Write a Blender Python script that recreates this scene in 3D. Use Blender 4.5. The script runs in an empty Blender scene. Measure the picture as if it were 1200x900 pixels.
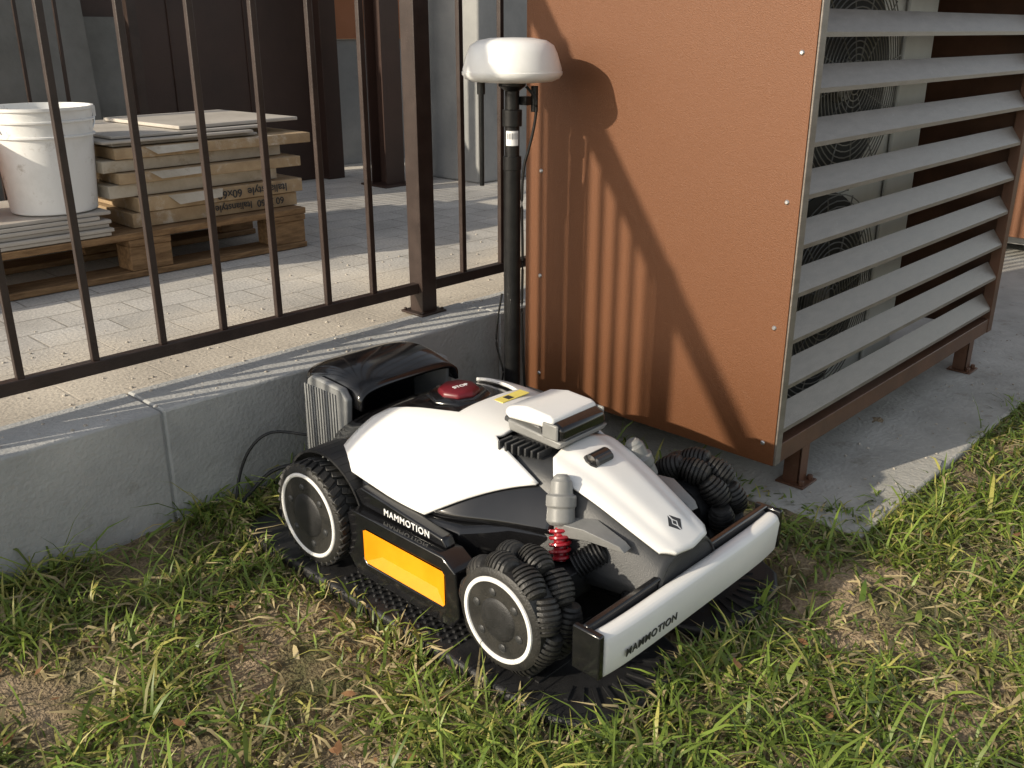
import bpy, math, random
import numpy as np
from mathutils import Vector, Matrix
random.seed(7); rng=np.random.default_rng(11)
S=bpy.context.scene
rad=math.radians
# ---------------------------------------------------------------- materials
def pmat(name,c1,c2=None,scale=8,rough=.5,metal=0,bump=0,bscale=60,coat=0,rvar=0,detail=6,spec=.5,contrast=None,dirt=None,stretch=None):
    m=bpy.data.materials.new(name); m.use_nodes=True
    nt=m.node_tree; N=nt.nodes; L=nt.links; b=N['Principled BSDF']
    b.inputs['Roughness'].default_value=rough; b.inputs['Metallic'].default_value=metal
    b.inputs['Coat Weight'].default_value=coat; b.inputs['Coat Roughness'].default_value=.06
    b.inputs['Specular IOR Level'].default_value=spec
    tc=N.new('ShaderNodeTexCoord')
    if c2 is None: c2=tuple(min(1,x*1.12) for x in c1)
    n=N.new('ShaderNodeTexNoise'); n.inputs['Scale'].default_value=scale; n.inputs['Detail'].default_value=detail; n.inputs['Roughness'].default_value=.65
    if stretch:
        mp=N.new('ShaderNodeMapping'); mp.inputs['Scale'].default_value=stretch; L.new(tc.outputs['Object'],mp.inputs['Vector']); L.new(mp.outputs['Vector'],n.inputs['Vector'])
    else: L.new(tc.outputs['Object'],n.inputs['Vector'])
    r=N.new('ShaderNodeValToRGB')
    lo,hi=contrast or (.35,.65)
    r.color_ramp.elements[0].position=lo; r.color_ramp.elements[1].position=hi
    r.color_ramp.elements[0].color=(*c1,1); r.color_ramp.elements[1].color=(*c2,1)
    L.new(n.outputs['Fac'],r.inputs['Fac']); col=r.outputs['Color']
    if dirt:
        nd=N.new('ShaderNodeTexNoise'); nd.inputs['Scale'].default_value=dirt[1]; nd.inputs['Detail'].default_value=10; nd.inputs['Roughness'].default_value=.75
        L.new(tc.outputs['Object'],nd.inputs['Vector'])
        rd=N.new('ShaderNodeValToRGB'); rd.color_ramp.elements[0].position=dirt[2]; rd.color_ramp.elements[1].position=min(1,dirt[2]+.12)
        rd.color_ramp.elements[1].color=(dirt[3],)*3+(1,)
        L.new(nd.outputs['Fac'],rd.inputs['Fac']); mx=N.new('ShaderNodeMixRGB'); L.new(rd.outputs['Color'],mx.inputs[0]); L.new(col,mx.inputs[1]); mx.inputs[2].default_value=(*dirt[0],1); col=mx.outputs[0]
    L.new(col,b.inputs['Base Color'])
    if rvar:
        mr=N.new('ShaderNodeMapRange'); mr.inputs['To Min'].default_value=max(0,rough-rvar); mr.inputs['To Max'].default_value=min(1,rough+rvar)
        L.new(n.outputs['Fac'],mr.inputs['Value']); L.new(mr.outputs['Result'],b.inputs['Roughness'])
    if bump:
        n2=N.new('ShaderNodeTexNoise'); n2.inputs['Scale'].default_value=bscale; n2.inputs['Detail'].default_value=5
        L.new(tc.outputs['Object'],n2.inputs['Vector'])
        bp=N.new('ShaderNodeBump'); bp.inputs['Strength'].default_value=bump; bp.inputs['Distance'].default_value=.004
        L.new(n2.outputs['Fac'],bp.inputs['Height']); L.new(bp.outputs['Normal'],b.inputs['Normal'])
    return m
M_brown=pmat('brown_powdercoat',(.128,.050,.020),(.155,.062,.026),330,.44,.12,.3,700,rvar=.06,spec=.35,dirt=((.17,.085,.045),14,.60,.35))
M_slat=pmat('slat_paint',(.145,.125,.108),(.225,.20,.178),5,.42,.1,.1,300,rvar=.1,stretch=(3,12,12),contrast=(.3,.7),dirt=((.34,.31,.27),25,.6,.5))
M_framebrown=pmat('frame_brown',(.08,.038,.022),(.12,.055,.031),10,.45,0,.1,300,dirt=((.25,.2,.16),30,.62,.4))
M_fence=pmat('fence_paint',(.024,.014,.011),(.038,.023,.018),20,.42,.0,.15,300,rvar=.1)
M_white=pmat('white_shell',(.76,.75,.73),(.81,.80,.78),6,.32,0,0,coat=.15,rvar=.05,dirt=((.66,.63,.57),18,.62,.3))
M_black=pmat('gloss_black',(.007,.007,.008),(.010,.010,.011),30,.16,0,0,coat=.3)
M_bplast=pmat('black_plastic',(.011,.011,.012),(.018,.018,.019),40,.5,0,.25,500,rvar=.1,dirt=((.06,.05,.04),40,.6,.3))
M_rubber=pmat('rubber',(.012,.012,.012),(.028,.026,.023),25,.5,0,.3,300,rvar=.1,dirt=((.09,.075,.05),60,.6,.4))
M_dgray=pmat('dark_gray_plastic',(.028,.029,.031),(.038,.039,.041),30,.40,0,.15,600)
M_gray=pmat('gray_plastic',(.19,.19,.185),(.23,.23,.225),30,.42,0,.1,500)
M_dock=pmat('dock_gray',(.20,.205,.205),(.25,.255,.255),20,.4,.1,.1,400)
M_yellow=pmat('yellow_plastic',(.85,.29,.004),(.9,.34,.010),14,.32,coat=.1)
M_red=pmat('red_plastic',(.26,.008,.016),(.34,.012,.022),20,.3,coat=.2)
M_dred=pmat('stop_red',(.10,.005,.010),(.14,.008,.014),20,.38)
M_text=pmat('dark_print',(.03,.03,.032),None,20,.5)
M_wtext=pmat('white_print',(.75,.75,.75),None,20,.5)
M_antw=pmat('antenna_white',(.78,.78,.77),(.83,.83,.82),20,.3,coat=.1)
M_pole=pmat('pole_black',(.01,.01,.011),(.02,.02,.02),30,.35,.3,.1,200)
M_conc=pmat('wall_concrete',(.31,.315,.31),(.47,.47,.455),3.5,.85,0,.6,120,detail=12,contrast=(.32,.68),dirt=((.22,.21,.18),6,.57,.6))
M_slab=pmat('slab_concrete',(.30,.29,.265),(.47,.455,.42),5,.88,0,.8,90,detail=12,contrast=(.3,.7),dirt=((.20,.175,.135),9,.56,.7))
M_bconc=pmat('column_concrete',(.23,.235,.235),(.32,.32,.315),3,.85,0,.3,60)
M_bbrown=pmat('dark_cladding',(.030,.015,.011),(.046,.023,.017),3,.5,0,.1,100)
M_orange=pmat('orange_render',(.36,.14,.06),(.42,.17,.08),4,.8,0,.2,90)
M_wood=pmat('pallet_wood',(.13,.07,.028),(.30,.18,.085),8,.8,0,.5,90,detail=10,stretch=(1.5,9,9))
M_card=pmat('cardboard',(.32,.22,.125),(.45,.33,.20),12,.8,0,.3,90,dirt=((.56,.5,.42),11,.55,.8))
M_cwhite=pmat('carton_white',(.44,.38,.29),(.60,.54,.45),9,.7,0,.2,90,dirt=((.30,.21,.12),13,.56,.7))
M_tile=pmat('tile_gray',(.42,.385,.34),(.52,.48,.43),6,.55,0,.2,60,dirt=((.3,.24,.17),12,.58,.5))
M_bucket=pmat('bucket_plastic',(.62,.62,.60),(.76,.76,.75),7,.45,0,.1,60,contrast=(.25,.5),dirt=((.40,.37,.32),14,.58,.8))
M_grayboard=pmat('cement_board',(.12,.12,.11),(.18,.18,.17),4,.8,0,.3,80)
M_hp=pmat('unit_metal',(.40,.40,.39),(.48,.48,.47),6,.4,.0)
M_dark=pmat('dark_inside',(.012,.012,.013),None,6,.7)
M_steel=pmat('steel',(.5,.5,.5),(.6,.6,.6),30,.35,.9)
M_wire=pmat('grille_wire',(.17,.165,.16),None,30,.4,.2)
M_litter=pmat('dry_leaf',(.16,.07,.03),(.28,.15,.06),40,.8)
M_pebble=pmat('pebble',(.3,.27,.23),(.5,.46,.4),40,.9)

# ---------------------------------------------------------------- mesh builder
class MB:
    def __init__(s): s.v=[];s.f=[];s.m=[]
    def add(s,vs,fs,mi=0):
        o=len(s.v); s.v+= [tuple(v) for v in vs]
        for f in fs: s.f.append(tuple(i+o for i in f)); s.m.append(mi)
    def box(s,x0,x1,y0,y1,z0,z1,mi=0,M=None):
        vs=[Vector((x,y,z)) for z in(z0,z1) for y in(y0,y1) for x in(x0,x1)]
        if M: vs=[M@v for v in vs]
        s.add(vs,[(0,2,3,1),(4,5,7,6),(0,1,5,4),(2,6,7,3),(0,4,6,2),(1,3,7,5)],mi)
    def rev(s,p0,ax,prof,mi=0,n=24):
        p0=Vector(p0); ax=Vector(ax).normalized()
        q=ax.to_track_quat('Z','Y').to_matrix(); X=q@Vector((1,0,0)); Y=q@Vector((0,1,0))
        vs=[];fs=[]
        for d,r in prof:
            for i in range(n):
                a=2*math.pi*i/n; vs.append(p0+ax*d+X*(r*math.cos(a))+Y*(r*math.sin(a)))
        for k in range(len(prof)-1):
            for i in range(n):
                j=(i+1)%n; fs.append((k*n+i,k*n+j,(k+1)*n+j,(k+1)*n+i))
        fs.append(tuple(range(n-1,-1,-1))); fs.append(tuple(range((len(prof)-1)*n,len(prof)*n)))
        s.add(vs,fs,mi)
    def cyl(s,p0,p1,r0,r1=None,mi=0,n=20):
        p0=Vector(p0);p1=Vector(p1); s.rev(p0,p1-p0,[(0,r0),((p1-p0).length,r1 if r1 is not None else r0)],mi,n)
    def tube(s,pts,r,mi=0,n=8,closed=False):
        pts=[Vector(p) for p in pts]; vs=[];fs=[];m=len(pts)
        for k,p in enumerate(pts):
            a=pts[(k-1)%m] if (closed or k>0) else p; b=pts[(k+1)%m] if (closed or k<m-1) else p
            q=(b-a).to_track_quat('Z','Y').to_matrix()
            for i in range(n):
                t=2*math.pi*i/n; vs.append(p+q@Vector((r*math.cos(t),r*math.sin(t),0)))
        for k in range(m if closed else m-1):
            kk=(k+1)%m
            for i in range(n):
                j=(i+1)%n; fs.append((k*n+i,k*n+j,kk*n+j,kk*n+i))
        if not closed: fs.append(tuple(range(n-1,-1,-1))); fs.append(tuple(range((m-1)*n,m*n)))
        s.add(vs,fs,mi)
    def spline(s,pts,r,mi=0,n=8,sub=6):
        P=[Vector(p) for p in pts]; P=[P[0]*2-P[1]]+P+[P[-1]*2-P[-2]]; out=[]
        for i in range(1,len(P)-2):
            for k in range(sub):
                t=k/sub; a,b,c,d=P[i-1],P[i],P[i+1],P[i+2]
                out.append(.5*((2*b)+(c-a)*t+(2*a-5*b+4*c-d)*t*t+(3*b-a-3*c+d)*t**3))
        out.append(P[-2]); s.tube(out,r,mi,n)
    def prism(s,poly,axis,a,b,mi=0):
        n=len(poly)
        def P(u,v,w): return {'x':(w,u,v),'y':(u,w,v),'z':(u,v,w)}[axis]
        vs=[P(u,v,a) for u,v in poly]+[P(u,v,b) for u,v in poly]
        fs=[tuple(range(n-1,-1,-1)),tuple(range(n,2*n))]+[(i,(i+1)%n,n+(i+1)%n,n+i) for i in range(n)]
        s.add(vs,fs,mi)
    def grid(s,fn,nu,nv,mi=0):
        vs=[fn(i/(nu-1),j/(nv-1)) for j in range(nv) for i in range(nu)]
        fs=[(j*nu+i,j*nu+i+1,(j+1)*nu+i+1,(j+1)*nu+i) for j in range(nv-1) for i in range(nu-1)]
        s.add(vs,fs,mi)
    def build(s,name,mats,parent=None,bevel=0,segs=2,angle=35,solid=0,subsurf=0):
        me=bpy.data.meshes.new(name); me.from_pydata(s.v,[],s.f)
        for m in (mats if isinstance(mats,(list,tuple)) else [mats]): me.materials.append(m)
        me.polygons.foreach_set('material_index',s.m)
        me.polygons.foreach_set('use_smooth',[True]*len(s.f)); me.update()
        import bmesh
        bm=bmesh.new(); bm.from_mesh(me); bmesh.ops.recalc_face_normals(bm,faces=bm.faces); bm.to_mesh(me); bm.free()
        me.set_sharp_from_angle(angle=rad(angle))
        o=bpy.data.objects.new(name,me); S.collection.objects.link(o)
        if solid:
            md=o.modifiers.new('t','SOLIDIFY'); md.thickness=solid; md.offset=0
        if bevel:
            md=o.modifiers.new('b','BEVEL'); md.width=bevel; md.segments=segs; md.limit_method='ANGLE'; md.angle_limit=rad(40); md.harden_normals=False
        if subsurf:
            md=o.modifiers.new('s','SUBSURF'); md.levels=subsurf; md.render_levels=subsurf
        if parent: par(o,parent)
        return o
def empty(name,loc=(0,0,0)):
    e=bpy.data.objects.new(name,None); e.location=loc; e.empty_display_size=.1; S.collection.objects.link(e); return e
def par(o,p):
    o.parent=p; o.matrix_parent_inverse=Matrix.Translation(p.location).inverted()
def text(name,body,size,loc,rot,mat,parent,ext=.0006,shear=0,space=1):
    c=bpy.data.curves.new(name,'FONT'); c.body=body; c.size=size; c.extrude=ext; c.shear=shear; c.space_character=space; c.offset=size*.012
    o=bpy.data.objects.new(name,c); o.location=loc; o.rotation_euler=rot; c.materials.append(mat); S.collection.objects.link(o); par(o,parent); return o

_g=rng.random((64,64))
def vnoise(x,y,sc,off=0):
    x=x*sc+off*17.3+100; y=y*sc+off*9.1+100
    xi=np.floor(x).astype(int); yi=np.floor(y).astype(int); fx=x-xi; fy=y-yi
    fx=fx*fx*(3-2*fx); fy=fy*fy*(3-2*fy)
    g=lambda a,b:_g[a%64,b%64]
    return (g(xi,yi)*(1-fx)+g(xi+1,yi)*fx)*(1-fy)+(g(xi,yi+1)*(1-fx)+g(xi+1,yi+1)*fx)*fy

# ---------------------------------------------------------------- ground
ZP=.258
def soil_mat():
    m=bpy.data.materials.new('soil'); m.use_nodes=True; nt=m.node_tree;N=nt.nodes;L=nt.links;b=N['Principled BSDF']
    tc=N.new('ShaderNodeTexCoord'); b.inputs['Roughness'].default_value=.95
    n=N.new('ShaderNodeTexNoise'); n.inputs['Scale'].default_value=6; n.inputs['Detail'].default_value=12; L.new(tc.outputs['Object'],n.inputs['Vector'])
    r=N.new('ShaderNodeValToRGB'); e=r.color_ramp.elements
    e[0].position=.36;e[0].color=(.09,.09,.032,1);e[1].position=.62;e[1].color=(.36,.27,.175,1)
    x=e.new(.48);x.color=(.21,.16,.09,1)
    L.new(n.outputs['Fac'],r.inputs['Fac'])
    n3=N.new('ShaderNodeTexNoise'); n3.inputs['Scale'].default_value=140; n3.inputs['Detail'].default_value=6; L.new(tc.outputs['Object'],n3.inputs['Vector'])
    mx=N.new('ShaderNodeMixRGB'); mx.blend_type='OVERLAY'; mx.inputs[0].default_value=.9; L.new(r.outputs['Color'],mx.inputs[1]); L.new(n3.outputs['Fac'],mx.inputs[2])
    L.new(mx.outputs[0],b.inputs['Base Color'])
    bp=N.new('ShaderNodeBump'); bp.inputs['Distance'].default_value=.012; bp.inputs['Strength'].default_value=1
    L.new(n3.outputs['Fac'],bp.inputs['Height']); L.new(bp.outputs['Normal'],b.inputs['Normal']); return m
def gz(x,y):
    z=(vnoise(x,y,5)-.5)*.022+(vnoise(x,y,22,1)-.5)*.012+(vnoise(x,y,60,2)-.5)*.006
    m=np.clip((np.minimum(np.minimum(x+1,4.5-x),np.minimum(y+1.5,2.2-y)))*2,0,1)
    rb=((x>.86)&(x<1.56)&(y>.66)&(y<1.66)); z=np.where(rb,-.012+z*.2,z)
    return z*m
gx=np.unique(np.concatenate([[-150,-60,-20,-8,-3],np.linspace(-1,4.5,300),[6,12,30,80,200]]))
gy=np.unique(np.concatenate([[-150,-60,-20,-8,-3],np.linspace(-1.5,2.2,210),[6,12,30,80,200]]))
XX,YY=np.meshgrid(gx,gy); ZZ=gz(XX,YY); nx,ny=len(gx),len(gy)
V=np.stack([XX,YY,ZZ],-1).reshape(-1,3)
ii=(np.arange(ny-1)[:,None]*nx+np.arange(nx-1)[None]).reshape(-1)
F=np.stack([ii,ii+1,ii+nx+1,ii+nx],-1)
me=bpy.data.meshes.new('ground'); me.from_pydata(V.tolist(),[],F.tolist()); me.materials.append(soil_mat())
me.polygons.foreach_set('use_smooth',[True]*len(F))
o=bpy.data.objects.new('ground',me); S.collection.objects.link(o)

# ---------------------------------------------------------------- grass
def grass_mat():
    m=bpy.data.materials.new('grass_blades'); m.use_nodes=True; nt=m.node_tree;N=nt.nodes;L=nt.links;b=N['Principled BSDF']
    a=N.new('ShaderNodeAttribute'); a.attribute_name='Col'; L.new(a.outputs['Color'],b.inputs['Base Color'])
    b.inputs['Roughness'].default_value=.45; b.inputs['Specular IOR Level'].default_value=.45
    t=N.new('ShaderNodeBsdfTranslucent'); L.new(a.outputs['Color'],t.inputs['Color'])
    mx=N.new('ShaderNodeMixShader'); mx.inputs[0].default_value=.3; out=N['Material Output']
    L.new(b.outputs[0],mx.inputs[1]);L.new(t.outputs[0],mx.inputs[2]);L.new(mx.outputs[0],out.inputs['Surface']); return m
def bare(x,y):
    b=np.zeros_like(x)
    for cx,cy,rx,ry,s in [(.72,1.18,.16,.25,.95),(.68,1.02,.15,.12,.75),(1.56,.46,.22,.14,.9),(1.35,.32,.20,.09,.7),(1.9,.42,.22,.10,.6),(1.25,.58,.28,.06,.4),(.55,1.45,.22,.11,.6),(.62,1.66,.2,.06,.65),(1.68,.66,.14,.08,.4)]:
        b=np.maximum(b,s*np.exp(-(((x-cx)/rx)**2+((y-cy)/ry)**2)))
    b=np.maximum(b,np.clip((vnoise(x,y,3.3,12)*.6+vnoise(x,y,11,13)*.4-.60)*4,0,.75))
    return b
K=3
def blades(n,x0,x1,y0,y1,lmin,lmax,wmul):
    x=rng.uniform(x0,x1,n); y=rng.uniform(y0,y1,n)
    cl=vnoise(x,y,8,3)*.5+vnoise(x,y,24,4)*.5
    keep=rng.random(n)<np.clip((cl-.24)*2.6,.08,1)*(1-bare(x,y))
    edge=.685+(vnoise(x,y*0,7,5)-.5)*.09+(vnoise(x,y*0,30,8)-.5)*.04
    keep&=~((x>.889)&(x<1.53)&(y>.69+.012*np.sin(x*23))&(y<1.66))
    keep&=~((x>1.84+(vnoise(x*0,y,9,6)-.5)*.12)&(y>edge))
    keep&=y<1.763
    x=x[keep];y=y[keep];cl=cl[keep];n=len(x)
    b=bare(x,y)
    L=rng.uniform(lmin,lmax,n)*(.5+1.0*cl)*(1-.45*b)
    near=np.exp(-(np.maximum(0,np.abs(x-1.21)-.33)**2+np.maximum(0,.70-y)**2+np.maximum(0,y-1.63)**2)/.04**2); L*=1-.3*near
    L*=1-.4*np.exp(-(np.maximum(0,.70-y)/.12)**2)*(x>1.7)
    L*=1+.5*np.exp(-((1.77-y)/.1)**2)
    big=rng.random(n)<.05; L=np.where(big,L*1.5,L)
    ang=rng.uniform(0,2*np.pi,n)+ (vnoise(x,y,4,7)-.5)*4
    lean=rng.uniform(.25,1.2,n); dead=rng.random(n)<(.22+.5*b)
    lean=np.where(dead,rng.uniform(.9,1.5,n),lean)
    curv=rng.uniform(.2,1.3,n)
    w=rng.uniform(.0012,.0028,n)*wmul
    d=np.stack([np.cos(ang),np.sin(ang),0*ang],-1); sd=np.stack([-np.sin(ang),np.cos(ang),0*ang],-1)
    tw=rng.uniform(-.6,.6,n); sd=sd*np.cos(tw)[:,None]+np.array([0,0,1])*np.sin(tw)[:,None]
    base=np.stack([x,y,gz(x,y)-.004],-1); P=base; vs=[]
    th=lean*.4
    for k in range(K+1):
        ww=w*[1,1.02,.75,.06][k]
        vs.append(P-sd*ww[:,None]); vs.append(P+sd*ww[:,None])
        th=np.minimum(th+ (lean*.4+curv*.42)*[.7,1.1,1.1,1][k],1.9)
        P=P+(d*np.sin(th)[:,None]+np.array([0,0,1])*np.cos(th)[:,None])*(L/K)[:,None]
        P[:,2]=np.maximum(P[:,2],.003+.004*rng.random(n)+.016*((P[:,0]>.88)&(P[:,0]<1.54)&(P[:,1]>.665)))
    V=np.stack(vs,1)
    g=rng.random(n)[:,None]; h=np.clip(cl+rng.normal(0,.15,n),0,1)[:,None]
    c=np.array([.09,.155,.023])*(1-h)+np.array([.235,.31,.055])*h
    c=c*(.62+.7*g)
    straw=np.array([.56,.46,.25])*(.45+.7*g)
    yel=np.array([.38,.36,.10])*(.7+.6*g)
    c=np.where(dead[:,None],straw,c); y2=(rng.random(n)<.20)&~dead; c=np.where(y2[:,None],yel,c)
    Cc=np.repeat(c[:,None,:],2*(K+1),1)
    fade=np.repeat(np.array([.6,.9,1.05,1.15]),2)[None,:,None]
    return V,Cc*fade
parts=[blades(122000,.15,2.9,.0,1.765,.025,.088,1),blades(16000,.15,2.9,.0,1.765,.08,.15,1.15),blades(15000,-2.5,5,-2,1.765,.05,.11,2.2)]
allV=np.concatenate([p[0] for p in parts]); allC=np.concatenate([p[1] for p in parts]); n=len(allV); nv=2*(K+1)
base=(np.arange(n)*nv)[:,None,None]
q=np.array([[2*k,2*k+1,2*k+3,2*k+2] for k in range(K)])[None]
F=(base+q).reshape(-1,4)
me=bpy.data.meshes.new('grass'); me.vertices.add(n*nv); me.vertices.foreach_set('co',allV.reshape(-1).astype(np.float32))
me.loops.add(F.size); me.loops.foreach_set('vertex_index',F.reshape(-1).astype(np.int32))
me.polygons.add(len(F)); me.polygons.foreach_set('loop_start',(np.arange(len(F))*4).astype(np.int32))
me.update(calc_edges=True)
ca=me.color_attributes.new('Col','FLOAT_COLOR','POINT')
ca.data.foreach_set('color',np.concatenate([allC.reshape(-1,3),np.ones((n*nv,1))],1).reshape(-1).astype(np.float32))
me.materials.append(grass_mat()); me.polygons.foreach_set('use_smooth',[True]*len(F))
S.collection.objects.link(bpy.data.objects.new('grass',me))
mb=MB()
for i in range(160):
    x=random.uniform(.3,2.6);y=random.uniform(.1,1.7)
    if (.85<x<1.57 and .64<y<1.65) or (x>1.75 and y>.6): continue
    s=random.uniform(.004,.011); a=random.uniform(0,6.28); z=random.uniform(.006,.03)
    Mx=Matrix.Translation((x,y,z))@Matrix.Rotation(a,4,'Z')@Matrix.Rotation(random.uniform(-.6,.6),4,'X')
    pts=[(-1.4,0,0),(-.5,.6,.25),(.6,.5,.15),(1.5,0,.3),(.6,-.5,.1),(-.5,-.6,.2)]
    mb.add([Mx@(Vector(p)*s) for p in pts],[(0,1,5),(1,2,4,5),(2,3,4)])
mb.build('fallen_leaves',M_litter)

# ---------------------------------------------------------------- low wall, pavement
mb=MB(); xs=[-6.18+1.0*i for i in range(17)]
for i in range(16):
    mb.box(xs[i]+.0015,xs[i+1]-.0015,1.77+random.uniform(-.001,.001),1.93,-.15,.263+random.uniform(-.001,.001))
mb.box(-6.18,9.8,1.775,1.925,-.2,.257)
mb.build('low_concrete_wall',M_conc,bevel=.006)
def paver_mat():
    m=bpy.data.materials.new('pavers'); m.use_nodes=True; nt=m.node_tree;N=nt.nodes;L=nt.links;b=N['Principled BSDF']
    tc=N.new('ShaderNodeTexCoord'); b.inputs['Roughness'].default_value=.88
    mp=N.new('ShaderNodeMapping'); L.new(tc.outputs['Object'],mp.inputs['Vector'])
    br=N.new('ShaderNodeTexBrick'); br.inputs['Scale'].default_value=1; br.inputs['Brick Width'].default_value=.21; br.inputs['Row Height'].default_value=.14
    br.inputs['Mortar Size'].default_value=.003; br.inputs['Mortar Smooth'].default_value=.3
    br.inputs['Color1'].default_value=(.42,.40,.37,1);br.inputs['Color2'].default_value=(.50,.48,.45,1);br.inputs['Mortar'].default_value=(.29,.27,.24,1)
    L.new(mp.outputs['Vector'],br.inputs['Vector'])
    n=N.new('ShaderNodeTexNoise'); n.inputs['Scale'].default_value=3; n.inputs['Detail'].default_value=12; L.new(tc.outputs['Object'],n.inputs['Vector'])
    n2=N.new('ShaderNodeTexNoise'); n2.inputs['Scale'].default_value=120; n2.inputs['Detail'].default_value=5; L.new(tc.outputs['Object'],n2.inputs['Vector'])
    sx=N.new('ShaderNodeSeparateXYZ'); L.new(tc.outputs['Object'],sx.inputs[0])
    mr=N.new('ShaderNodeMapRange'); mr.inputs['From Min'].default_value=2.05; mr.inputs['From Max'].default_value=2.5; mr.inputs['To Min'].default_value=.62; mr.inputs['To Max'].default_value=0
    L.new(sx.outputs['Y'],mr.inputs['Value'])
    ad=N.new('ShaderNodeMath'); ad.operation='ADD'; L.new(mr.outputs[0],ad.inputs[0]); L.new(n.outputs['Fac'],ad.inputs[1])
    rp=N.new('ShaderNodeValToRGB'); rp.color_ramp.elements[0].position=.5; rp.color_ramp.elements[1].position=.95; L.new(ad.outputs[0],rp.inputs['Fac'])
    mx=N.new('ShaderNodeMixRGB'); L.new(rp.outputs['Color'],mx.inputs[0]); L.new(br.outputs['Color'],mx.inputs[1]); mx.inputs[2].default_value=(.47,.42,.35,1)
    ov=N.new('ShaderNodeMixRGB'); ov.blend_type='OVERLAY'; ov.inputs[0].default_value=.5; L.new(mx.outputs[0],ov.inputs[1]); L.new(n2.outputs['Fac'],ov.inputs[2])
    ov2=N.new('ShaderNodeMixRGB'); ov2.blend_type='OVERLAY'; ov2.inputs[0].default_value=.6; L.new(ov.outputs[0],ov2.inputs[1]); L.new(n.outputs['Fac'],ov2.inputs[2])
    L.new(ov2.outputs[0],b.inputs['Base Color'])
    bp=N.new('ShaderNodeBump'); bp.inputs['Distance'].default_value=.004; bp.inputs['Strength'].default_value=.7; bp.invert=True
    L.new(br.outputs['Fac'],bp.inputs['Height'])
    bp2=N.new('ShaderNodeBump'); bp2.inputs['Distance'].default_value=.003; bp2.inputs['Strength'].default_value=.6; L.new(n2.outputs['Fac'],bp2.inputs['Height']); L.new(bp.outputs['Normal'],bp2.inputs['Normal'])
    L.new(bp2.outputs['Normal'],b.inputs['Normal']); return m
mb=MB(); mb.box(-40,60,1.932,60,-.3,ZP); mb.build('pavement',paver_mat())
mb=MB()
for i in range(420):
    x=random.uniform(.2,3.4);y=1.80+random.random()**1.6*.8; r=random.uniform(.0015,.005)
    z=ZP+(.005 if y<1.93 else 0)
    mb.rev((x,y,z-r*.2),(random.uniform(-.4,.4),random.uniform(-.4,.4),1),[(0,r*.7),(r*.5,r),(r*1.0,r*.6)],0,6)
for i in range(120):
    x=random.uniform(1.85,3.8);y=random.uniform(.69,.9); r=random.uniform(.001,.004)
    mb.rev((x,y,.0135),(random.uniform(-.4,.4),random.uniform(-.4,.4),1),[(0,r*.7),(r*.5,r),(r*1.0,r*.6)],0,6)
mb.build('gravel',M_pebble)
mb=MB(); mb.box(1.76,3.9,.665,1.766,-.08,.014); mb.box(3.906,8,.66,1.766,-.08,.012)
mb.build('concrete_slab',M_slab,bevel=.008)

# ---------------------------------------------------------------- fence
mb=MB(); FY=1.93; H=1.60
posts=[1.683,.30,-.80,3.08,4.47,5.86]
bars=[]
def fill(a,b,n):
    for i in range(1,n): bars.append(a+(b-a)*i/n)
bars+=[.46,.614,.766,.918,1.068,1.218,1.365,1.510]
bars+=[1.838,1.994,2.15,2.30,2.455,2.61,2.765,2.92]
fill(-.80,.30,7); fill(3.08,4.47,9); fill(4.47,5.86,9)
mb.box(-.80,5.88,FY-.012,FY+.012,.322,.350)
mb.box(-1.60,5.88,FY-.022,FY+.022,H-.05,H)
for x in bars: mb.box(x-.0075,x+.0075,FY-.0075,FY+.0075,.349,H-.049)
for x in posts:
    mb.box(x-.026,x+.026,FY-.0265,FY+.0265,.268,H+.002)
    mb.box(x-.045,x+.045,FY-.045,FY+.045,.2635,.270)
    for sx in(-1,1):
        for sy in(-1,1): mb.cyl((x+sx*.036,FY+sy*.036,.27),(x+sx*.036,FY+sy*.036,.276),.005,n=6)
mb.build('metal_fence',M_fence,bevel=.0018)
mb=MB()
for i in range(14): 
    x=-.3+i*.15; mb.box(x-.006,x+.006,3.994,4.006,.3,1.5)
mb.box(-.4,1.95,3.985,4.015,1.49,1.52); mb.box(-.4,1.95,3.985,4.015,.33,.36); mb.box(-.42,-.38,3.98,4.02,ZP,1.5); mb.box(1.93,1.97,3.98,4.02,ZP,1.5)
mb.build('metal_fence.001',M_fence)

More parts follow.
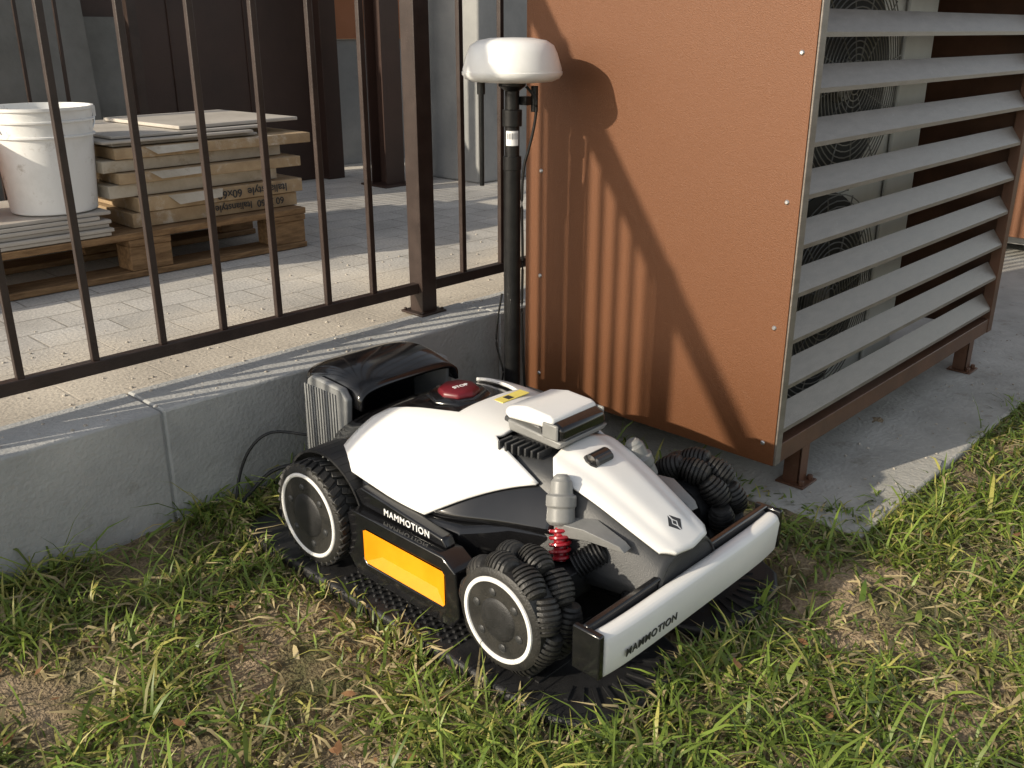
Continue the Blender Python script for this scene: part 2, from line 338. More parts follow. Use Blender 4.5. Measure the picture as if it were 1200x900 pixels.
# ---------------------------------------------------------------- heat pump housings
def housing(name,ox,oy=0):
    e=empty(name,(ox+1.742,.868+oy,0)); X0,X1,Y0,Y1,Z0,Z1=1.742+ox,3.118+ox,.868+oy,1.60+oy,.112,1.27
    mb=MB(); mb.box(X0,X0+.003,Y0+.002,Y1,Z0,Z1); mb.box(X0-.004,X1+.004,Y0-.006,Y1+.004,Z1,Z1+.03)
    mb.build('side_panels',M_brown,e,bevel=.001)
    mb=MB(); mb.box(X1-.003,X1,Y0+.03,Y1,Z0,Z1); mb.box(X0+.003,X1-.003,Y1-.003,Y1,Z0,Z1); mb.build('back_panels',M_framebrown,e)
    mb=MB()
    mb.box(X0+.003,X0+.028,Y0-.002,Y0+.03,Z0,Z1,0)
    mb.box(X1-.04,X1,Y0-.002,Y0+.028,Z0,Z1,1)
    mb.box(X0+.028,X1-.04,Y0,Y0+.03,Z0,Z0+.045,1)
    mb.box(X0+.028,X1-.04,Y0,Y0+.03,Z1-.045,Z1,1)
    mb.build('front_frame',[M_slat,M_framebrown],e,bevel=.0015)
    mb=MB(); z=.208
    while z<Z1-.07:
        mb.prism([(Y0+.001,z-.026),(Y0+.0035,z-.026),(Y0+.0035,z-.018),(Y0+.034,z+.022),(Y0+.032,z+.025),(Y0+.001,z-.017)],'x',X0+.0285,X1-.0405); z+=.1007
    mb.build('louvre_slats',M_slat,e)
    mb=MB()
    for x in (X0+.16,X1-.15):
        for y in (Y0+.004,Y1-.06):
            mb.box(x-.02,x+.02,y,y+.004,.016,Z0+.01); mb.box(x-.02,x-.016,y,y+.04,.016,Z0+.01)
            mb.box(x-.035,x+.035,y-.02,y+.05,.0145,.019)
            mb.cyl((x+.022,y-.008,.019),(x+.022,y-.008,.03),.007,n=6); mb.cyl((x-.022,y-.008,.019),(x-.022,y-.008,.03),.007,n=6)
    mb.build('legs',M_framebrown,e,bevel=.001)
    mb=MB()
    for y in (Y0+.03,Y1-.05):
        for z in (.16,.42,.68,.96,1.2): mb.rev((X0,y,z),(-1,0,0),[(0,.0055),(.0015,.005),(.003,.003)],0,12)
    mb.build('panel_screws',M_steel,e)
    mb=MB(); ux0,ux1,uy0,uy1=X0+.11,X0+1.01,Y0+.17,Y0+.54
    mb.box(ux0,ux1,uy0,uy1,.06,1.2); mb.box(ux0+.68,ux0+.70,uy0-.012,uy0-.001,.08,1.18)
    mb.box(ux0+.03,ux0+.14,uy0-.05,uy0-.01,.70,.74)
    mb.build('unit_body',M_hp,e,bevel=.006)
    mb=MB()
    mb.tube([(ux1+.05,uy0+.1,.03),(ux1+.05,uy0+.1,.5),(ux1+.03,uy0+.1,.6),(ux1-.01,uy0+.1,.62)],.022,0,12)
    mb.tube([(ux1+.11,uy0+.1,.03),(ux1+.11,uy0+.1,.7),(ux1+.05,uy0+.1,.8),(ux1-.01,uy0+.1,.82)],.016,0,12)
    mb.build('pipes',M_dark,e)
    mb=MB(); cx=ux0+.345
    for cz in (.37,.89):
        mb.rev((cx,uy0-.002,cz),(0,-1,0),[(0,.262),(.003,.262)],1,40)
        for k in range(5):
            a=k*1.2566; M=Matrix.Translation((cx,uy0-.012,cz))@Matrix.Rotation(a,4,'Y')@Matrix.Rotation(.35,4,'Z')
            mb.box(.03,.21,-.003,.003,-.05,.05,1,M)
        mb.rev((cx,uy0-.004,cz),(0,-1,0),[(0,.05),(.02,.045)],2,20)
        for k in range(17):
            r=.03+k*.0143; mb.tube([(cx+r*math.cos(t),uy0-.035-.01*math.cos(r*6),cz+r*math.sin(t)) for t in np.linspace(0,2*math.pi,41)[:-1]],.0016,0,5,True)
        for k in range(12):
            a=k*math.pi/6; mb.tube([(cx+.03*math.cos(a),uy0-.043,cz+.03*math.sin(a)),(cx+.262*math.cos(a+.2),uy0-.036,cz+.262*math.sin(a+.2))],.0018,0,5)
    mb.build('fan_grilles',[M_wire,M_dark,M_wire],e)
    return e
housing('heat_pump_housing',0); housing('heat_pump_housing.001',2.95)

# ---------------------------------------------------------------- background
e=empty('background_building',(2,4.3,ZP))
mb=MB()
mb.box(1.80,3.02,4.25,4.33,ZP+.003,3.2,0)
for x in np.arange(1.86,3.0,.387): mb.box(x-.004,x+.004,4.243,4.25,ZP+.003,3.2,0)
mb.box(-.3,1.80,4.8,4.88,ZP+.002,2.2,0)
mb.box(3.02,3.12,4.18,4.34,ZP+.002,3.2,0)
mb.build('dark_cladding_wall',[M_bbrown,M_grayboard],e,bevel=.002)
mb=MB(); mb.box(3.12,9,4.6,4.7,ZP+.002,.95); mb.build('lower_wall',M_bconc,e)
mb=MB(); mb.box(3.12,9,4.58,4.7,.952,3.2); mb.build('upper_render',M_orange,e)
mb=MB(); mb.box(1.30,1.45,4.6,4.75,ZP+.001,3.2); mb.build('reddish_pillar',M_orange,e)
mb=MB(); x,y=3.13,3.83
mb.box(x-.06,x+.06,y-.06,y-.052,ZP,2.8); mb.box(x-.06,x+.06,y+.052,y+.06,ZP,2.8); mb.box(x-.005,x+.005,y-.052,y+.052,ZP,2.8); mb.box(x-.1,x+.1,y-.1,y+.1,ZP,ZP+.01)
mb.build('steel_column',M_bbrown,bevel=.002)
mb=MB(); mb.box(3.46,3.93,3.50,3.95,ZP,3.0); mb.build('concrete_column',M_bconc,bevel=.01)
mb=MB()
for i,(x,w,h,t) in enumerate([(1.55,.5,.95,.10),(1.78,.42,.80,.16),(1.32,.4,.85,.2),(1.0,.5,.9,.14)]):
    M=Matrix.Translation((x,4.02+i*.05,ZP+.004))@Matrix.Rotation(-t,4,'X')
    mb.box(-w/2,w/2,0,.02,0,h,0,M)
mb.build('cement_boards',M_grayboard,bevel=.002)
e=empty('wooden_pallet',(1.38,3.29,ZP)); mb=MB(); px0,px1,py0,py1=.79,1.97,2.89,3.69
for y0,y1 in((py0,py0+.12),(3.23,3.35),(py1-.12,py1)): mb.box(px0,px1,y0,y1,ZP+.002,ZP+.022)
for y0,y1 in((py0+.004,py0+.1),(3.24,3.34),(py1-.1,py1-.004)):
    for x0,x1 in((px0+.003,px0+.14),(1.31,1.45),(px1-.14,px1-.003)): mb.box(x0,x1,y0,y1,ZP+.0225,ZP+.1)
for x0,x1 in((px0,px0+.14),(1.31,1.45),(px1-.14,px1)): mb.box(x0,x1,py0,py1,ZP+.1005,ZP+.122)
for k in range(6):
    y=py0+k*.134; mb.box(px0-.004,px1+.004,y,y+.125,ZP+.1225,ZP+.144)
mb.build('boards_and_blocks',M_wood,e,bevel=.003)
text('stamp','EPAL',.05,(.80,2.892,ZP+.045),(rad(90),0,0),M_text,e)
e=empty('tile_carton_stack',(1.6,3.2,.402)); mb=MB(); z=.404
for k,(xa,xb,dy,h,mi,rz) in enumerate([(1.36,1.98,0,.046,0,0),(1.38,2.0,-.012,.046,0,0),(1.30,1.92,.012,.040,1,.02),(1.33,1.99,-.008,.034,0,-.03),(1.29,1.95,.012,.036,1,.035),(1.33,2.05,.0,.034,0,-.015)]):
    M=Matrix.Translation((xa,2.95+dy,z))@Matrix.Rotation(rz,4,'Z')
    mb.box(0,xb-xa,0,.62,0,h,mi,M)
    if k in(1,3,5):  # torn, sagging carton flap
        mb.add([M@Vector(p) for p in((.1,-.001,h*.95),(.3,-.001,h*.97),(.28,-.028,h*.45),(.13,-.022,h*.3))],[(0,1,2,3)],1)
    z+=h+.003
for k in range(3):
    j=random.uniform(-.02,.03); mb.box(1.31+j,1.83+j+k*.012,2.96+j*.6,3.58,z,z+.009,2); z+=.0115
mb.box(0,.48,0,.5,0,.012,2,Matrix.Translation((1.58,3.0,z))@Matrix.Rotation(.05,4,'Z'))
mb.build('cartons',[M_card,M_cwhite,M_tile],e,bevel=.0025)
text('carton_print','Italianstyle  60x60',.038,(1.93,2.930,.452+.036),(rad(90),rad(180),0),M_text,e)
text('carton_print.001','60 X 60  Italianstyle',.034,(1.92,2.942,.440),(rad(90),rad(180),0),M_text,e)
e=empty('loose_tiles',(.95,3.1,.404)); mb=MB(); z=.404
for k in range(6):
    j=random.uniform(-.02,.02); mb.box(.5+j,1.25+j+ (.03 if k%2 else 0),2.89+j*.5+k*.006,3.35,z,z+.011,0); z+=.0122
mb.build('tiles',M_tile,e,bevel=.002)
def bucket(name,x,y,z,mat,hf=1):
    e=empty(name,(x,y,z)); mb=MB(); h=.31*hf
    prof=[(0,.118),(.004,.124),(h*.55,.136),(h*.72,.139),(h*.725,.147),(h*.74,.147),(h*.745,.141),(h*.86,.143),(h*.865,.150),(h*.88,.150),(h*.885,.144),(h*.97,.146),(h*.972,.152),(h,.152),(h,.144),(h*.9,.141),(.01,.115)]
    mb.rev((x,y,z),(0,0,1),prof,0,40); mb.build('pail',mat,e)
    mb=MB(); mb.tube([(x+.152*math.cos(t),y-.152*abs(math.sin(t))*.35-.02,z+h*.93-.10*math.sin(t)) for t in np.linspace(0,math.pi,20)],.0025,0,6)
    mb.box(x-.156,x-.146,y-.03,y+.0,z+h*.88,z+h*.98,1); mb.box(x+.146,x+.156,y-.03,y+.0,z+h*.88,z+h*.98,1)
    mb.build('handle',[M_steel,mat],e)
bucket('plastic_bucket',1.165,3.05,.478,M_bucket)
bucket('plastic_bucket.001',.83,3.14,.478,M_yellow,.8)

# ---------------------------------------------------------------- antenna on pole
AX,AY=1.575,1.489
e=empty('antenna_mast',(AX,AY,0))
mb=MB(); mb.cyl((AX,AY,-.02),(AX,AY,.72),.0195); mb.cyl((AX,AY,.72),(AX,AY,.80),.0165); mb.rev((AX,AY,.705),(0,0,1),[(0,.021),(.03,.021)],0,20)
mb.rev((AX,AY,.80),(0,0,1),[(0,.022),(.035,.022),(.036,.016),(.075,.016),(.085,.03),(.094,.03)],0,20)
mb.box(AX+.012,AX+.045,AY-.03,AY-.006,.845,.863); mb.cyl((AX+.04,AY-.03,.83),(AX+.04,AY-.03,.885),.008)
mb.build('pole',M_pole,e,bevel=.001)
mb=MB(); mb.rev((AX,AY,.893),(0,0,1),[(0,.06),(.002,.088),(.008,.103),(.016,.1095),(.022,.110),(.0225,.1075),(.028,.108),(.060,.098),(.076,.09),(.086,.074),(.091,.045),(.092,.01)],0,64)
mb.build('dome',M_antw,e)
mb=MB(); q=Vector((-.727,.687,0))
ax_=AX+q.x*.068; ay_=AY+q.y*.068
mb.cyl((ax_,ay_,.893),(ax_,ay_,.868),.009); mb.cyl((ax_,ay_,.868),(ax_,ay_,.67),.006,.0052)
r_=Vector((.687,-.727,0))
def cp(o,z): return (AX+r_.x*o-.008,AY+r_.y*o-.008,z)
mb.spline([cp(.03,.885),cp(.05,.86),cp(.052,.83),cp(.046,.79),cp(.036,.75),cp(.026,.71),cp(.022,.64),cp(.024,.5),cp(.023,.35),cp(.03,.2),cp(.04,.08),cp(.06,.0)],.0032)
mb.spline([cp(-.024,.42),cp(-.034,.36),cp(-.038,.30),cp(-.03,.26),cp(-.022,.22),cp(-.035,.15),cp(-.05,.02)],.0024)
mb.build('cables',M_pole,e)
mb=MB(); d=Vector((-.72,-.69,0)).normalized(); pr=Vector((.69,-.72,0))
c=Vector((AX,AY,.775)); r=.0172
pts=[]
for t in np.linspace(-.9,.9,9):
    v=d*math.cos(t)+pr*math.sin(t); pts+= [c+v*r+Vector((0,0,-.016)),c+v*r+Vector((0,0,.016))]
mb.add(pts,[(2*i,2*i+2,2*i+3,2*i+1) for i in range(8)],0)
for k in range(9):
    t=-.7+k*.17; w_=.04 if k%2 else .07
    vs=[]
    for tt in(t,t+w_):
        v=d*math.cos(tt)+pr*math.sin(tt); vs+=[c+v*(r+.0004)+Vector((0,0,-.002)),c+v*(r+.0004)+Vector((0,0,.011))]
    mb.add(vs,[(0,2,3,1)],1)
mb.build('barcode_label',[M_wtext,M_text],e)

# ---------------------------------------------------------------- charging dock
CX=1.21
e=empty('charging_dock',(CX,1.5,0))
mb=MB()
half=[(1.19,.81),(1.187,.755),(1.172,.718),(1.14,.690),(1.09,.678),(1.02,.680),(.955,.694),(.915,.718),(.894,.757),(.887,.84),(.889,1.0),(.886,1.3),(.884,1.60),(.93,1.64)]
out=half+[(2*CX-x,y) for x,y in reversed(half)]
mb.prism(out,'z',-.004,.019,0)
mb.build('base_mat',M_bplast,e,bevel=.007,segs=3)
mb=MB()
for cx,sg in ((1.04,1),(1.38,-1)):
    for k in range(11):
        a=rad(-90+(k-5)*13); r0,r1=.080,.126 if 1<k<9 else .112
        M=Matrix.Translation((cx,.82,.0185))@Matrix.Rotation(a,4,'Z'); mb.box(r0,r1,-.0035,.0035,0,.004,0,M)
    for k in range(4): mb.box(cx-.10,cx+.10,.83+k*.018,.838+k*.018,.0185,.0225,0)
for k in range(22):
    y=1.0+k*.0145
    for j in range(6): mb.rev((.912+j*.0155+(.007 if k%2 else 0),y,.0185),(0,0,1),[(0,.0045),(.004,.0036),(.005,.002)],0,7)
mb.build('mat_ribs',M_bplast,e)
mb=MB()
for x0,x1 in((1.082,1.10),(1.365,1.383)):
    poly=[(1.525,.03),(1.655,.03),(1.645,.24),(1.628,.300),(1.612,.312),(1.51,.306),(1.492,.285),(1.50,.2)]
    mb.prism(poly,'x',x0,x1,0)
mb.build('tower_cheeks',M_dock,e,bevel=.005,segs=3)
mb=MB()
for k in range(12):
    y=1.527+k*.0095; mb.box(1.0785,1.0815,y,y+.0045,.05,.29,0)
mb.build('cheek_ribs',M_dock,e,bevel=.0008,segs=1)
mb=MB()
def hood(u,v):
    t=u*math.pi; cc=math.cos(t); x=CX+.030-.134*math.copysign(abs(cc)**.55,cc); sq=abs(math.sin(t))**.42
    y=1.47+.19*v; z=.262+.006*v+ (.040+.026*math.sin(v*2.9))*sq
    return (x,y,z)
mb.grid(hood,44,14,0)
mb.build('dock_hood',M_black,e,solid=.008)
mb=MB(); mb.box(1.103,1.364,1.60,1.658,.02,.275,0); mb.box(1.11,1.35,1.50,1.599,.02,.12,0)
mb.build('tower_back',M_black,e,bevel=.012,segs=4)
mb=MB()
mb.spline([(1.09,1.64,.10),(1.02,1.69,.085),(.97,1.715,.04),(.92,1.71,.01),(.85,1.72,.012)],.0045)
mb.spline([(1.09,1.65,.16),(1.03,1.70,.17),(.99,1.725,.14),(.96,1.735,.08),(.93,1.72,.0)],.0035)
mb.build('power_cable',M_bplast,e)

# ---------------------------------------------------------------- robot mower
R=empty('robot_lawn_mower',(CX,1.1,0))
def ip(y,tab):
    ys=[t[0] for t in tab]; vs=[t[1] for t in tab]; return float(np.interp(y,ys,vs))
def smooth(tab,w=.03):
    return lambda y: sum(ip(y+d,tab)*k for d,k in((-w,.2),(-w/2,.2),(0,.2),(w/2,.2),(w,.2)))
rw=smooth([(.90,.12),(1.0,.165),(1.10,.225),(1.2,.24),(1.36,.238),(1.44,.21),(1.50,.15)])
rzt=smooth([(.90,.28),(1.0,.302),(1.12,.322),(1.25,.328),(1.34,.318),(1.42,.290),(1.50,.245)],.04)
rze=smooth([(.90,.19),(1.0,.195),(1.13,.195),(1.36,.222),(1.5,.215)])
def rsurf(s,y,off=0,k=2.6):
    w=rw(y)+off; zt=rzt(y)+off; ze=rze(y)
    a=abs(s); x=CX+math.copysign(w*(a**.92),s); z=zt-(zt-ze)*a**k
    return (x,y,z)
def shell(name,yr,yf,s0,s1,off,mat,fn,ns=61,nt=30,thick=.006,k=2.6,parent=R):
    mb=MB()
    def f(u,v):
        s=s0+(s1-s0)*u; a,b=yr(s),yf(s); y=a+(b-a)*v; return fn(s,y,off,k)
    mb.grid(f,ns,nt); return mb.build(name,mat,parent,solid=thick,bevel=0,angle=50)
I=np.interp
shell('rear_white_shell',lambda s:float(I(abs(s),[0,.30,.36,.46,.6,1],[1.205,1.205,1.25,1.36,1.385,1.40])),
      lambda s:float(I(abs(s),[0,.34,.37,.66,1],[1.085,1.09,1.10,.975,1.135])),-1,1,.004,M_white,rsurf,81,30,.007)
shell('rear_black_deck',lambda s:1.50,lambda s:.93,-1,1,-.006,M_black,rsurf,61,40,.004)
mb=MB()
secs=[(1.515,.13,.10,.205),(1.49,.18,.09,.215),(1.42,.205,.08,.218),(1.36,.232,.08,.216),(1.30,.24,.09,.210),(1.2,.24,.09,.202),(1.13,.24,.09,.193),(1.06,.225,.09,.193),(1.0,.16,.09,.195),(.93,.12,.09,.19),(.84,.10,.09,.17),(.76,.085,.09,.16)]
vs=[];fs=[]
for y,w,z0,z1 in secs:
    c=.018
    for sx,zz in((-w+c,z0),(-w,z0+c),(-w,z1-c*.6),(-w+c*.6,z1),(w-c*.6,z1),(w,z1-c*.6),(w,z0+c),(w-c,z0)): vs.append((CX+sx,y,zz))
n8=8
for k in range(len(secs)-1):
    for i in range(n8):
        j=(i+1)%n8; fs.append((k*n8+i,k*n8+j,(k+1)*n8+j,(k+1)*n8+i))
fs.append(tuple(range(n8))); fs.append(tuple(range((len(secs)-1)*n8,len(secs)*n8)))
mb.add(vs,fs); mb.build('chassis',M_black,R,bevel=.004,angle=30)
mb=MB()
for sg in(-1,1):
    for (wy,wz,rr) in((1.40,.118,.120),):
        pts=[(CX+sg*.262,wy+rr*math.cos(t),wz+rr*math.sin(t)) for t in np.linspace(.35,math.pi*.93,18)]
        for i in range(len(pts)-1):
            a,b=Vector(pts[i]),Vector(pts[i+1]); o_=Vector((-sg*.075,0,0)); up=(Vector((0,(a.y+b.y)/2-wy,(a.z+b.z)/2-wz))).normalized()*.005
            mb.add([a,b,b+o_,a+o_,a+up,b+up,b+o_+up,a+o_+up],[(0,1,2,3),(4,5,6,7),(0,1,5,4),(1,2,6,5),(2,3,7,6),(3,0,4,7)])
mb.build('wheel_arches',M_bplast,R,angle=45)
for sg,nm in((-1,'side_pod_left'),(1,'side_pod_right')):
    xo=CX+sg*.282; xi=CX+sg*.23
    mb=MB(); ya,yb,za,zb=1.035,1.258,.070,.143
    po=[(1.02,.038),(1.275,.038),(1.308,.072),(1.312,.15),(1.288,.170),(1.04,.170),(1.008,.15),(1.0,.065)]
    pi_=[(1.045,za),(1.246,za),(yb,za+.01),(yb,zb-.01),(1.246,zb),(1.045,zb),(ya,zb-.01),(ya,za+.01)]
    n=8; vs=[(xo,u,v) for u,v in po]+[(xo,u,v) for u,v in pi_]+[(xi,u,v) for u,v in po]+[(xo-sg*.02,u,v) for u,v in pi_]; fs=[]
    for i in range(n):
        j=(i+1)%n; fs+= [(i,j,n+j,n+i),(i,j,2*n+j,2*n+i),(n+i,n+j,3*n+j,3*n+i)]
    fs.append(tuple(range(2*n,3*n))); mb.add(vs,fs)
    mb.build(nm,M_black,R,bevel=.004,segs=3)
    mb=MB(); xr=xo-sg*.016
    yc0,yc1,zc0,zc1=1.072,1.222,.088,.128
    A=[(xo-sg*.001,ya+.002,za+.002),(xo-sg*.001,yb-.002,za+.002),(xo-sg*.001,yb-.002,zb-.002),(xo-sg*.001,ya+.002,zb-.002)]
    B=[(xr,yc0,zc0),(xr,yc1,zc0),(xr,yc1,zc1),(xr,yc0,zc1)]
    mb.add(A+B,[(0,1,5,4),(1,2,6,5),(2,3,7,6),(3,0,4,7),(4,5,6,7)])
    mb.build(nm+'_reflector',M_yellow,R)
    mb=MB()
    poly=[(1.05,.171),(1.28,.173),(1.30,.198),(1.28,.210),(1.06,.188)]
    mb.prism(poly,'x',min(CX+sg*.236,CX+sg*.262),max(CX+sg*.236,CX+sg*.262),0)
    mb.build(nm+'_band',M_black,R,bevel=.004,segs=3)
text('side_lettering','MAMMOTION',.018,(CX-.2626,1.215,.178),(rad(90),0,rad(-90)),M_wtext,R,space=1.15)
nw=smooth([(.70,.075),(.80,.098),(.9,.118),(1.0,.14),(1.12,.15)])
nzt=smooth([(.69,.165),(.73,.188),(.80,.222),(.88,.262),(.95,.287),(1.02,.300),(1.12,.312)],.03)
def nsurf(s,y,off=0,k=5):
    a=abs(s); w=nw(y)+off; zt=nzt(y)+off; ze=.125
    x=CX+math.copysign(w*(a**.8)*(1+.10*a**8),s); return (x,y,zt-(zt-ze)*a**k)
shell('nose',lambda s:1.09,lambda s:.735,-1,1,0,M_dgray,nsurf,41,30,.004,4.5)
mb=MB(); vs=[nsurf(s,.737,-.002,4.5) for s in np.linspace(-1,1,31)]; mb.add(vs,[tuple(range(31))]); mb.build('nose_front',M_dgray,R)
def hsurf(s,y,off,k):
    x,yy,z=nsurf(s,y,off,k)
    z+= .010*math.exp(-((s)/.26)**4)*float(I(y,[.73,.78,.95,1.0],[0,.7,1,.6])); return (x,yy,z)
shell('hood',lambda s:float(I(abs(s),[0,.4,.62],[.985,.98,.955])),lambda s:float(I(abs(s),[0,.4,.62],[.728,.734,.755])),-.60,.60,.009,M_white,hsurf,81,30,.008,4.5)
mb=MB(); mb.rev((CX-.040,.925,.297),(1,0,0),[(0,.006),(.004,.0155),(.050,.0155),(.054,.006)],0,18); mb.build('hood_handle',M_black,R)  # black capsule added in place of the dark handle recess in the hood
mb=MB(); mb.rev((CX-.036,.9135,.301),(1,0,-.0),[(0,.004),(.003,.0075),(.043,.0075),(.046,.004)],0,14); mb.build('hood_handle_strip',M_dgray,R)  # dark gray strip along the front of the handle capsule
P0=Vector(hsurf(0,.752,.0134,4.5)); P1=Vector(hsurf(0,.786,.0134,4.5)); vd=(P1-P0).normalized(); ud=Vector((1,0,0)); nd=ud.cross(vd); cc=(P0+P1)/2
mb=MB()
for poly in ([(-1,0),(-.1,.95),(-.1,.40),(-.42,0),(-.1,-.45),(-.1,-.95)],[(1,0),(.1,.95),(.1,.40),(.42,0),(.1,-.45),(.1,-.95)],[(-.26,0),(0,.32),(.26,0),(0,-.32)]):
    n=len(poly); lo=[cc+ud*(a*.017)+vd*(b*.017) -nd*.001 for a,b in poly]; hi=[p+nd*.0018 for p in lo]
    mb.add(lo+hi,[tuple(range(n)),tuple(range(n,2*n))]+[(i,(i+1)%n,n+(i+1)%n,n+i) for i in range(n)])
mb.build('hood_badge',M_text,R)
mb=MB(); mb.prism([(1.005,.285),(1.125,.30),(1.12,.336),(1.035,.34),(1.0,.318)],'x',CX-.048,CX+.048,0); mb.build('turret_neck',M_dgray,R,bevel=.006,segs=3)
mb=MB()
for sg in(-1,1):
    for k in range(7):
        y=1.0+k*.0115; x=CX+sg*(.050+.0045*k); mb.box(min(x,x+sg*.034),max(x,x+sg*.034),y,y+.005,.296,.308+.0018*k)
mb.build('vent_ribs',M_dgray,R,bevel=.001)
TZ=-.006
mb=MB(); mb.prism([(.994,.352+TZ),(1.095,.346+TZ),(1.108,.355+TZ),(1.10,.370+TZ),(1.055,.379+TZ),(1.0,.376+TZ),(.986,.369+TZ)],'x',CX-.063,CX+.063,0); mb.build('turret_shell',M_white,R,bevel=.009,segs=4)
mb=MB(); mb.prism([(.966,.336+TZ),(1.02,.336+TZ),(1.02,.367+TZ),(.984,.366+TZ),(.968,.359+TZ)],'x',CX-.060,CX+.060,0)
mb.build('turret_lens',M_black,R,bevel=.006,segs=3)
mb=MB()
mb.prism([(.974,.322+TZ),(1.09,.326+TZ),(1.095,.3455+TZ),(.965,.3355+TZ)],'x',CX-.065,CX+.065,0)
for sg in(-1,1): mb.box(min(CX+sg*.0605,CX+sg*.0665),max(CX+sg*.0605,CX+sg*.0665),.975,1.01,.336+TZ,.366+TZ)
mb.build('turret_base',M_gray,R,bevel=.003)
mb=MB(); mb.rev((CX-.005,1.285,.318),(0,0,1),[(0,.066),(.006,.064),(.009,.056)],0,8); mb.build('button_plinth',M_black,R,bevel=.004)
mb=MB(); mb.rev((CX-.005,1.285,.325),(0,0,1),[(0,.044),(.010,.042),(.015,.032)],0,8); mb.build('stop_button',M_dred,R,bevel=.004,segs=3)
text('stop_lettering','STOP',.015,(CX-.024,1.277,.3403),(0,0,rad(-8)),M_wtext,R,.0003)
mb=MB(); mb.box(CX+.0,CX+.075,1.168,1.193,.3318,.3330,0); mb.box(CX+.02,CX+.035,1.172,1.188,.3331,.3336,1); mb.build('warning_sticker',[pmat('sticker_yellow',(.75,.62,.15),None,9,.5),M_text],R)
for sg in(-1,1):
    mb=MB(); a=Vector((CX+sg*.135,.905,.178)); b=Vector((CX+sg*.098,.935,.295)); d=(b-a).normalized()
    mb.rev(a+d*.040,d,[(0,.019),(.006,.0245),(.03,.0235),(.032,.026),(.050,.026),(.053,.020),(.074,.018),(.078,.0145),(.082,.014),(.086,.009)],0,24)
    P=[(CX+sg*.135,.92,.222),(CX+sg*.132,.86,.230),(CX+sg*.112,.80,.214),(CX+sg*.108,.79,.203),(CX+sg*.124,.86,.206),(CX+sg*.135,.92,.196)]
    Q=[(p[0]-sg*.045*(1-.5*(i in(2,3))),p[1]+.003,p[2]) for i,p in enumerate(P)]
    vs=P+Q; fs=[tuple(range(6)),tuple(range(6,12))]+[(i,(i+1)%6,6+(i+1)%6,6+i) for i in range(6)]
    mb.add(vs,fs)
    mb.build('suspension_arm',M_gray,R,bevel=.004,segs=3)
    mb=MB(); X=d.orthogonal().normalized(); Y=d.cross(X)
    mb.tube([a+d*(.058*t/(2*math.pi*5)-.02)+X*.0165*math.cos(t)+Y*.0165*math.sin(t) for t in np.linspace(0,2*math.pi*5,90)],.0034,0,6)
    mb.cyl(a-d*.02,a+d*.042,.011,.011,0,14)
    mb.build('shock_spring',M_red,R)
    mb=MB(); mb.cyl((CX+sg*.07,.89,.115),(CX+sg*.20,.89,.115),.03); mb.box(min(CX+sg*.06,CX+sg*.165),max(CX+sg*.06,CX+sg*.165),.86,.92,.12,.155)
    mb.cyl((CX+sg*.17,1.40,.118),(CX+sg*.23,1.40,.118),.035)
    mb.rev((CX+sg*.13,.875,.155),(-sg*.45,-.4,.35),[(0,.016)]+[(i*.007+dd,.022 if dd<.004 else .017) for i in range(8) for dd in(0,.0035,.0045,.0065)]+[(.058,.014)],0,16)
    mb.build('axle',M_bplast,R,bevel=.002,segs=1)
def hub(mb,x,y,z,sg,r):
    mb.rev((x-sg*.05,y,z),(sg,0,0),[(0,r-.002),(.046,r-.002),(.050,r-.008),(.050,r-.016)],0,48)
    n=56;vs=[];fs=[]
    prof=[(.0495,r-.024),(.0525,r-.023),(.0535,r-.0195),(.0525,r-.0165),(.0495,r-.0155)]
    for i in range(n):
        a=2*math.pi*i/n
        for d,rr in prof: vs.append((x-sg*.05+sg*d,y+rr*math.cos(a),z+rr*math.sin(a)))
    for i in range(n):
        j=(i+1)%n
        for k in range(4): fs.append((i*5+k,j*5+k,j*5+k+1,i*5+k+1))
    mb.add(vs,fs,1)
    ri=r-.0245
    mb.rev((x-sg*.01,y,z),(sg,0,0),[(0,ri),(.0095,ri),(.0095,ri-.006),(.005,ri-.010),(.004,ri*.64),(.009,ri*.60),(.0125,ri*.5),(.0135,ri*.3),(.0135,.004)],2,48)
    for k in range(6):
        a=k*math.pi/3+.3; mb.rev((x-sg*.005,y+ri*.74*math.cos(a),z+ri*.74*math.sin(a)),(sg,0,0),[(0,.0075),(.006,.0075),(.008,.004)],3,12)
    for k in range(12):
        a=k*math.pi/6; M=Matrix.Translation((x-sg*.0045,y,z))@Matrix.Rotation(a,4,'X'); mb.box(-.0015,.003,ri*.60,ri*.86,-.0012,.0012,2,M)
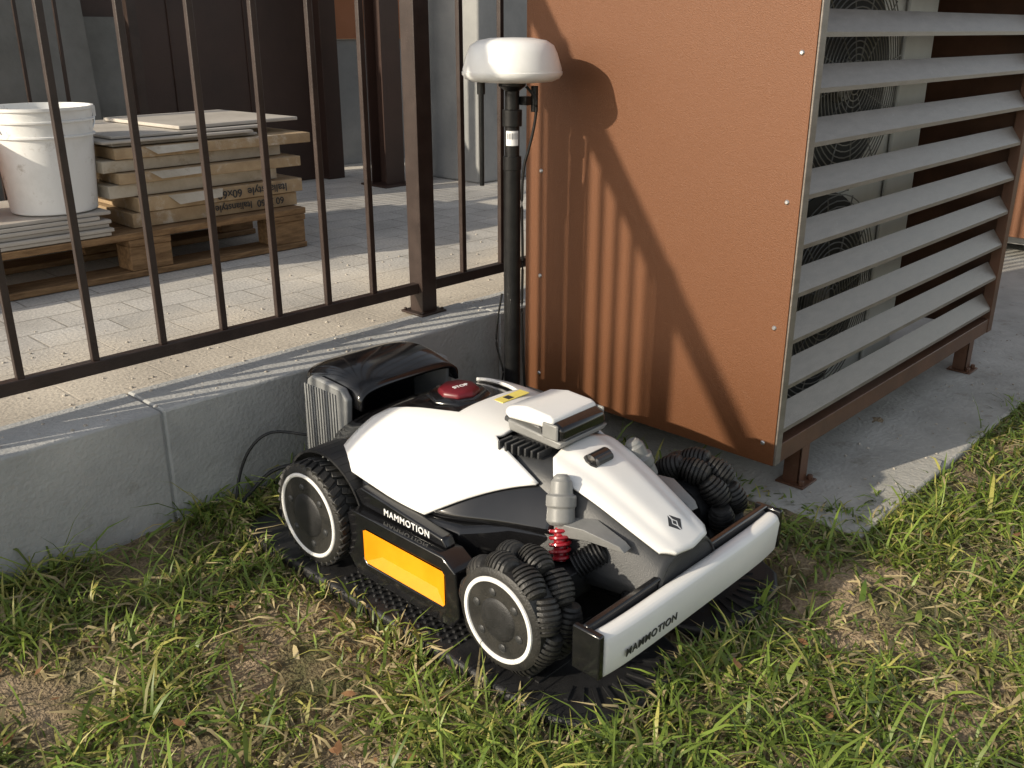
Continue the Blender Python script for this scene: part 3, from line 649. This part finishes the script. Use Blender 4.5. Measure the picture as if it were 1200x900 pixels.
for sg in(-1,1):
    r=.104; x=CX+sg*.302; y,z=1.40,.123; mb=MB(); hub(mb,x,y,z,sg,r-.002)
    for k in range(34):
        a=2*math.pi*k/34
        for row in range(2):
            M=Matrix.Translation((x-sg*.028,y,z))@Matrix.Rotation(a+row*.092,4,'X')@Matrix.Translation((0,0,r-.0045))@Matrix.Rotation((.4 if row else -.4)*sg,4,'Z')
            x0=(.001 if row else -.027)*1; mb.box(x0,x0+.025,-.0062,.0062,-.006,.0050,0,M)
    mb.build('rear_wheel',[M_rubber,M_white,M_bplast,M_dgray],R,bevel=.0012,segs=1)
    y,z=.89,.126; mb=MB(); hub(mb,x,y,z,sg,.090)
    mb.rev((x-sg*.105,y,z),(sg,0,0),[(0,.055),(.1,.058)],2,32)
    for row in range(2):
        for k in range(9):
            a=2*math.pi*(k+.5*row)/9; cx=x-sg*(.028+row*.046); rc=.080
            c=Vector((cx,y+rc*math.cos(a),z+rc*math.sin(a))); t=Vector((sg*.25,-math.sin(a),math.cos(a))).normalized()
            Lr=.058; prof=[]; nr=7
            prof.append((0,.010))
            for i in range(nr):
                u0=(i+.08)/nr; u1=(i+.72)/nr; u2=(i+.9)/nr
                R_=lambda u:.0175+.0085*math.sin(math.pi*u)
                prof+= [(u0*Lr,R_(u0)-.003),(u0*Lr+.0006,R_(u0)),(u1*Lr,R_(u1)),(u1*Lr+.0008,R_(u1)-.004),(u2*Lr,R_(u2)-.004)]
            prof.append((Lr,.010))
            mb.rev(c-t*Lr/2,t,prof,0,16)
            a2=a+math.pi/9; M=Matrix.Translation((cx,y,z))@Matrix.Rotation(a2,4,'X'); mb.box(-.012,.012,-.0,.004,.05,.092,2,M)
    mb.build('omni_wheel',[M_rubber,M_white,M_bplast,M_dgray],R)
mb=MB()
def bump_poly(y0): return [(y0+.002,.088),(y0+.006,.080),(y0+.022,.076),(y0+.034,.09),(y0+.034,.150),(y0+.020,.159),(y0+.004,.156),(y0-.002,.142)]
secs=np.linspace(-.262,.262,41); vs=[];fs=[]
for x in secs:
    yy=.704+.007*abs(x/.262)**6
    for (a,b) in bump_poly(yy): vs.append((CX+.005+x,a,b))
for k in range(40):
    for i in range(8):
        j=(i+1)%8; fs.append((k*8+i,k*8+j,(k+1)*8+j,(k+1)*8+i))
fs.append(tuple(range(8)));fs.append(tuple(range(320,328))); mb.add(vs,fs)
mb.build('bumper_cover',M_white,R,bevel=.006,segs=3,angle=30)
mb=MB(); mb.box(CX-.262,CX+.27,.739,.752,.085,.165); mb.box(CX-.270,CX-.2575,.711,.765,.086,.163); mb.box(CX+.2675,CX+.278,.711,.765,.086,.163)
mb.box(CX-.09,CX+.09,.7525,.79,.09,.15)
for sg in(-1,1): mb.cyl((CX+sg*.08,.80,.12),(CX+sg*.14,.754,.12),.014)
mb.build('bumper_back',M_black,R,bevel=.003)
text('bumper_lettering','MAMMOTION',.020,(CX-.214,.7036,.104),(rad(93.5),0,0),M_text,R,.0005,space=1.15)
mb=MB(); mb.rev((CX,1.14,.06),(0,0,1),[(0,.16),(.04,.18)],0,40); mb.build('cutting_deck',M_bplast,R)

# ---------------------------------------------------------------- light & camera
Ldir=Vector((.884,-.263,-.384)).normalized()
sun=bpy.data.lights.new('sun','SUN'); sun.energy=5.0; sun.angle=rad(.55); sun.color=(1,.89,.71)
so=bpy.data.objects.new('sun',sun); so.rotation_euler=(-Ldir).to_track_quat('Z','Y').to_euler(); S.collection.objects.link(so)
w=bpy.data.worlds.new('World'); S.world=w; w.use_nodes=True
nt=w.node_tree; bg=nt.nodes['Background']; sk=nt.nodes.new('ShaderNodeTexSky'); sk.sky_type='NISHITA'; sk.sun_disc=False
sk.sun_elevation=math.asin(.384); sk.sun_rotation=math.atan2(-.884,.263); bg.inputs['Strength'].default_value=.15
hs=nt.nodes.new('ShaderNodeHueSaturation'); hs.inputs['Saturation'].default_value=.5; hs.inputs['Value'].default_value=1.4
tn=nt.nodes.new('ShaderNodeMixRGB'); tn.blend_type='MULTIPLY'; tn.inputs[0].default_value=1; tn.inputs[2].default_value=(1.0,.95,.88,1)
nt.links.new(sk.outputs[0],hs.inputs['Color']); nt.links.new(hs.outputs[0],tn.inputs[1]); nt.links.new(tn.outputs[0],bg.inputs['Color'])
cam=bpy.data.cameras.new('camera'); cam.lens=33.3; cam.sensor_width=36; cam.clip_end=1000; cam.clip_start=.02
co=bpy.data.objects.new('camera',cam); co.location=(0,0,1); co.rotation_euler=(rad(69.5),0,rad(-46.6)); S.collection.objects.link(co); S.camera=co
S.view_settings.view_transform='Standard'; S.view_settings.look='None'; S.view_settings.exposure=0
